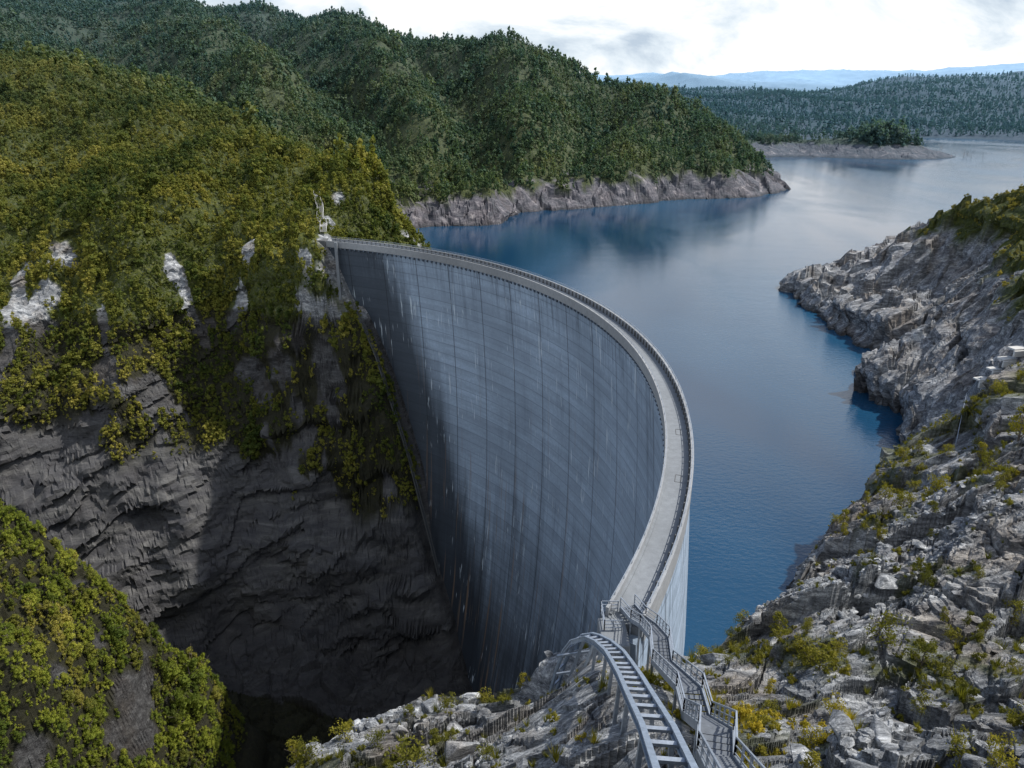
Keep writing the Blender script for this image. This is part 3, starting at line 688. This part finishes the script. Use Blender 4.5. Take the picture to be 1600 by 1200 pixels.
scatter('heath',src_h,PR,sR,rng.uniform(0,6.28,nR),rng.integers(0,3,nR),'olive-gold heath on the rocky shoulder above the lake','heath')
P2=np.vstack([PC,PI,PE]);S2=np.concatenate([sC,sI,sE])
scatter('distant_forest',far_src,P2,S2,rng.uniform(0,6.28,len(P2)),rng.integers(0,4,len(P2)),'hazy dark green forest covering the far hills','forest')
def plant(kind,p,s,cm,tm,label,cat,group):
    e=bpy.data.objects.new(kind,None);e.location=p;e.rotation_euler=(0,0,random.uniform(0,6.28));e.scale=(s*random.uniform(.85,1.15),s*random.uniform(.85,1.15),s);e.empty_display_size=.3
    e['label']=label;e['category']=cat
    if group:e['group']=group
    link(e)
    for nm,me in(('trunk',tm),('crown',cm)):
        o=bpy.data.objects.new(nm,me);link(o,e)
tT=[trunkmesh('trunk_mesh',i,.8,.035,5,mbk) for i in range(3)]
cT=[crown('tree_crown',60+i,1.,[.7,.85,.6,.75][i],14,60,.042,mfo,.1,[.4,.25,.7,.35][i]) for i in range(4)]
cL=[crown('bright_tree_crown',70+i,1.,[.8,.9,.7][i],16,70,.036,mli,.1,.3) for i in range(3)]
for k in ind:
    bright=nb[k]>-.05
    plant('tree',PBt[k]-np.array([0,0,.15]),sB[k]*1.0,random.choice(cL if bright else cT),random.choice(tT),'bushy lime-green tree on the gorge bluff' if bright else 'dense olive-green tree on the gorge bluff','tree','trees on the gorge bluff')
for (u,v,s) in [(300,1075,8.5),(318,1055,6),(285,1110,7),(265,1060,6),(310,1110,6)]:
    p=hit(u,v,60);plant('tree',p if p[1]<200 else S(u,v,-94),s,cL[0],tT[0],'glowing lime-green tree beside the dark gorge','tree','trees on the gorge bluff')
cS=[crown('shrub_crown',80+i,1.,[.95,1.1,.8,1.0][i],14,46,.042,msh,.12,[.2,.1,.35,.2][i],core=False) for i in range(4)]
tS=[trunkmesh('shrub_trunk',20+i,.7,.03,7,mbk) for i in range(3)]
wk=((X>6.8)&(X<11.5)&(Y<52))|((X>3.2)&(X<8)&(Y<50))|((dc<5)&(THp>-35))
wS=fg*area*(SL<1.5)*(~wk)*np.clip(n2+.25,0,1)*(Z>-18)*(RR>14)*np.minimum(1,(60/RR)**1.2)
PS,_=sample(wS,200);sS=rng.gamma(6,.16,200)+.35;sS=np.where(PS[:,1]>70,sS*1.4,sS)
for k in range(200):
    plant('shrub',PS[k]-np.array([0,0,.05]),sS[k],random.choice(cS),random.choice(tS),'rounded olive-yellow shrub growing from rock crevices','shrub','shrubs among the rocks')
for (u,v,s) in [(1385,1010,2.8),(1440,1040,2.2),(1280,1045,2.4),(1265,1040,1.8),(1300,1120,1.5),(1440,1115,1.6),(1590,690,4.6),(1540,670,3.0),(1530,720,2.4),(540,1160,2.0),(480,1190,2.2),(1500,1190,1.2),(1560,1199,1.2),(760,1190,1.3),(700,1110,1.8),(1250,1020,1.8),(1580,970,2.2),(640,1130,1.8),(590,1170,1.6),(1480,1060,1.6),(1540,990,1.8)]:
    p=hit(u,v,14);plant('shrub',(p[0],p[1],p[2]-.1),s,random.choice(cS),random.choice(tS),'tall olive-yellow shrub standing on bare rock','shrub','shrubs among the rocks')
def tuft(name,seed,mat):
    r=np.random.default_rng(seed);v=[];f=[]
    for k in range(46):
        a=r.uniform(0,6.28);d=r.uniform(.3,1.);p=np.array([math.cos(a),math.sin(a),0])*r.uniform(0,.15);t=p+np.array([math.cos(a)*d*.5,math.sin(a)*d*.5,r.uniform(.4,1)]);s=np.array([-math.sin(a),math.cos(a),0])*.03
        b0=len(v);v+=[p-s,p+s,t];f.append((b0,b0+1,b0+2))
    return rawmesh(name,v,f,mat)
g_src=bpy.data.collections.new('tuft_sources')
for i in range(3):g_src.objects.link(bpy.data.objects.new('tuft_source_%d'%i,tuft('tuft_mesh',i,msh)))
for i in range(2):g_src.objects.link(bpy.data.objects.new('tuft_source_z%d'%i,crown('low_bush_mesh',95+i,.7,1.2,8,30,.07,msh,.0,.1)))
wG=fg*area*(veg+.05)*(~((dc<4)&(THp>-30)))*(Z>-20)*(RR>13)*np.minimum(1,60/RR)
PG,_=sample(wG,4200);scatter('grass',g_src,PG,rng.gamma(5,.08,4200)+.12,rng.uniform(0,6.28,4200),rng.integers(0,5,4200),'yellow-green sedge tufts and low heath between rocks','grass')
mrk,nt=newmat('boulder_rock');pos=posn(nt);c,h=rockcolor(nt,pos);out(nt,pr(nt,c,.85,bump(nt,h,.25,1.),.2))
def boulder(name,seed):
    r=random.Random(seed);bm=bmesh.new()
    for k in range(16):
        v=Vector((r.gauss(0,1),r.gauss(0,1),r.gauss(0,1)));v.normalize();bm.verts.new((v.x*.6,v.y*.42,v.z*.3))
    q=bmesh.ops.convex_hull(bm,input=bm.verts);bmesh.ops.delete(bm,geom=[g for g in q['geom_interior'] if isinstance(g,bmesh.types.BMVert)],context='VERTS')
    bmesh.ops.bevel(bm,geom=bm.edges[:],offset=.02,segments=1,affect='EDGES')
    me=bpy.data.meshes.new(name);bm.to_mesh(me);bm.free();me.materials.append(mrk);return me
bs=[boulder('boulder_mesh',i) for i in range(7)]
wB=fg*area*(RR>14)*(Z>-20)*(~((dc<5)&(THp>-35)))*(~wk)*(1-veg)*np.minimum(1,45/RR)
Pb,_=sample(wB*(RR>20),140)
for k in range(140):
    s=random.uniform(.8,1.5)*(1+(random.random()<.25)*1.2)
    o=bpy.data.objects.new('boulder',random.choice(bs));o.location=Pb[k]+np.array([0,0,.08*s]);o.rotation_euler=(random.uniform(-.5,.5),random.uniform(-.4,.4),random.uniform(0,6.28));o.scale=(s,s,s);link(o)
    o['label']='angular grey quartzite boulder on broken rock';o['category']='boulder';o['group']='loose boulders on the rock'
r_src=bpy.data.collections.new('rubble_sources')
for i in range(7):
    o=bpy.data.objects.new('rubble_source_%d'%i,bs[i]);o.rotation_euler=(.3*i,.2*i,0);r_src.objects.link(o)
Pr,_=sample(wB*np.clip(n1*1.5+.1,0,1),4000);scatter('rubble',r_src,Pr,rng.gamma(3,.14,4000)+.1,rng.uniform(0,6.28,4000),rng.integers(0,7,4000),'broken angular grey rock rubble','rubble')
dm=[trunkmesh('dead_tree_mesh',50+i,1.,.016,6,mdd) for i in range(4)]
for i in range(26):
    if i<16: p=(random.uniform(300,500),random.uniform(905,1000),0)
    else: p=(random.uniform(455,500),random.uniform(800,840),0)
    g=max(gz(p[0],p[1]),WZ-1.5);s=random.uniform(6,11)
    o=bpy.data.objects.new('dead_tree',random.choice(dm));o.location=(p[0],p[1],g);o.scale=(s,s,s);o.rotation_euler=(random.uniform(-.1,.1),random.uniform(-.1,.1),random.uniform(0,6));link(o)
    o['label']='bleached bare dead tree standing at the waterline';o['category']='dead tree';o['group']='drowned dead trees'
# ---------------- light, sky, camera ----------------
sd=Vector((.60,.14,.77)).normalized()
L=bpy.data.lights.new('sun','SUN');L.energy=5.;L.angle=math.radians(1.);L.color=(1,.95,.86)
lo=link(bpy.data.objects.new('sun',L));lo.rotation_euler=sd.to_track_quat('Z','Y').to_euler()
W=bpy.data.worlds.new('World');scn.world=W;W.use_nodes=True;nt=W.node_tree
for x in list(nt.nodes):nt.nodes.remove(x)
sky=nd(nt,'ShaderNodeTexSky',sky_type='NISHITA',sun_disc=False,sun_elevation=math.asin(sd.z),sun_rotation=math.atan2(sd.x,sd.y)%(2*math.pi))
tc=nd(nt,'ShaderNodeTexCoord').outputs['Generated']
sp=nd(nt,'ShaderNodeSeparateXYZ',{0:tc});zz=sp.outputs[2]
den=mth(nt,'ADD',mth(nt,'MAXIMUM',zz,0.),.22)
pv=nd(nt,'ShaderNodeCombineXYZ',{0:mth(nt,'DIVIDE',sp.outputs[0],den),1:mth(nt,'DIVIDE',sp.outputs[1],den),2:0.}).outputs[0]
cn=noi(nt,pv,1.1,7,.58,.3);cn2=noi(nt,mapn(nt,tc,(1,1,3.0)),3.6,8,.6,.6)
cd=Vector((.31,.88,.29)).normalized()
dt=nd(nt,'ShaderNodeVectorMath',{0:tc,1:tuple(cd)},operation='DOT_PRODUCT').outputs['Value']
south=mrange(nt,sp.outputs[1],.1,-.5,0.,.22)
cover=mth(nt,'ADD',mth(nt,'ADD',mth(nt,'ADD',cn,mrange(nt,zz,.12,.28,.36,-.04)),mrange(nt,dt,.955,.997,0.,.42)),south)
cm=mrange(nt,cover,.52,.72)
cc=ramp(nt,cn2,[(.38,(3.6,4.3,5.1)),(.46,(5.4,6.0,6.5)),(.54,(7.4,7.4,7.4))])
fin=mixc(nt,cm,sky.outputs[0],cc)
bg=nd(nt,'ShaderNodeBackground',{0:fin,1:.15});nd(nt,'ShaderNodeOutputWorld',{0:bg.outputs[0]})
cam=bpy.data.cameras.new('camera');cam.lens=F/1600*36;cam.sensor_width=36;cam.clip_end=30000;cam.clip_start=.3
co=link(bpy.data.objects.new('camera',cam));co.location=(0,0,HC);co.rotation_euler=(math.pi/2-PIT,0,0);scn.camera=co
scn.view_settings.view_transform='Standard';scn.view_settings.look='None';scn.view_settings.exposure=0
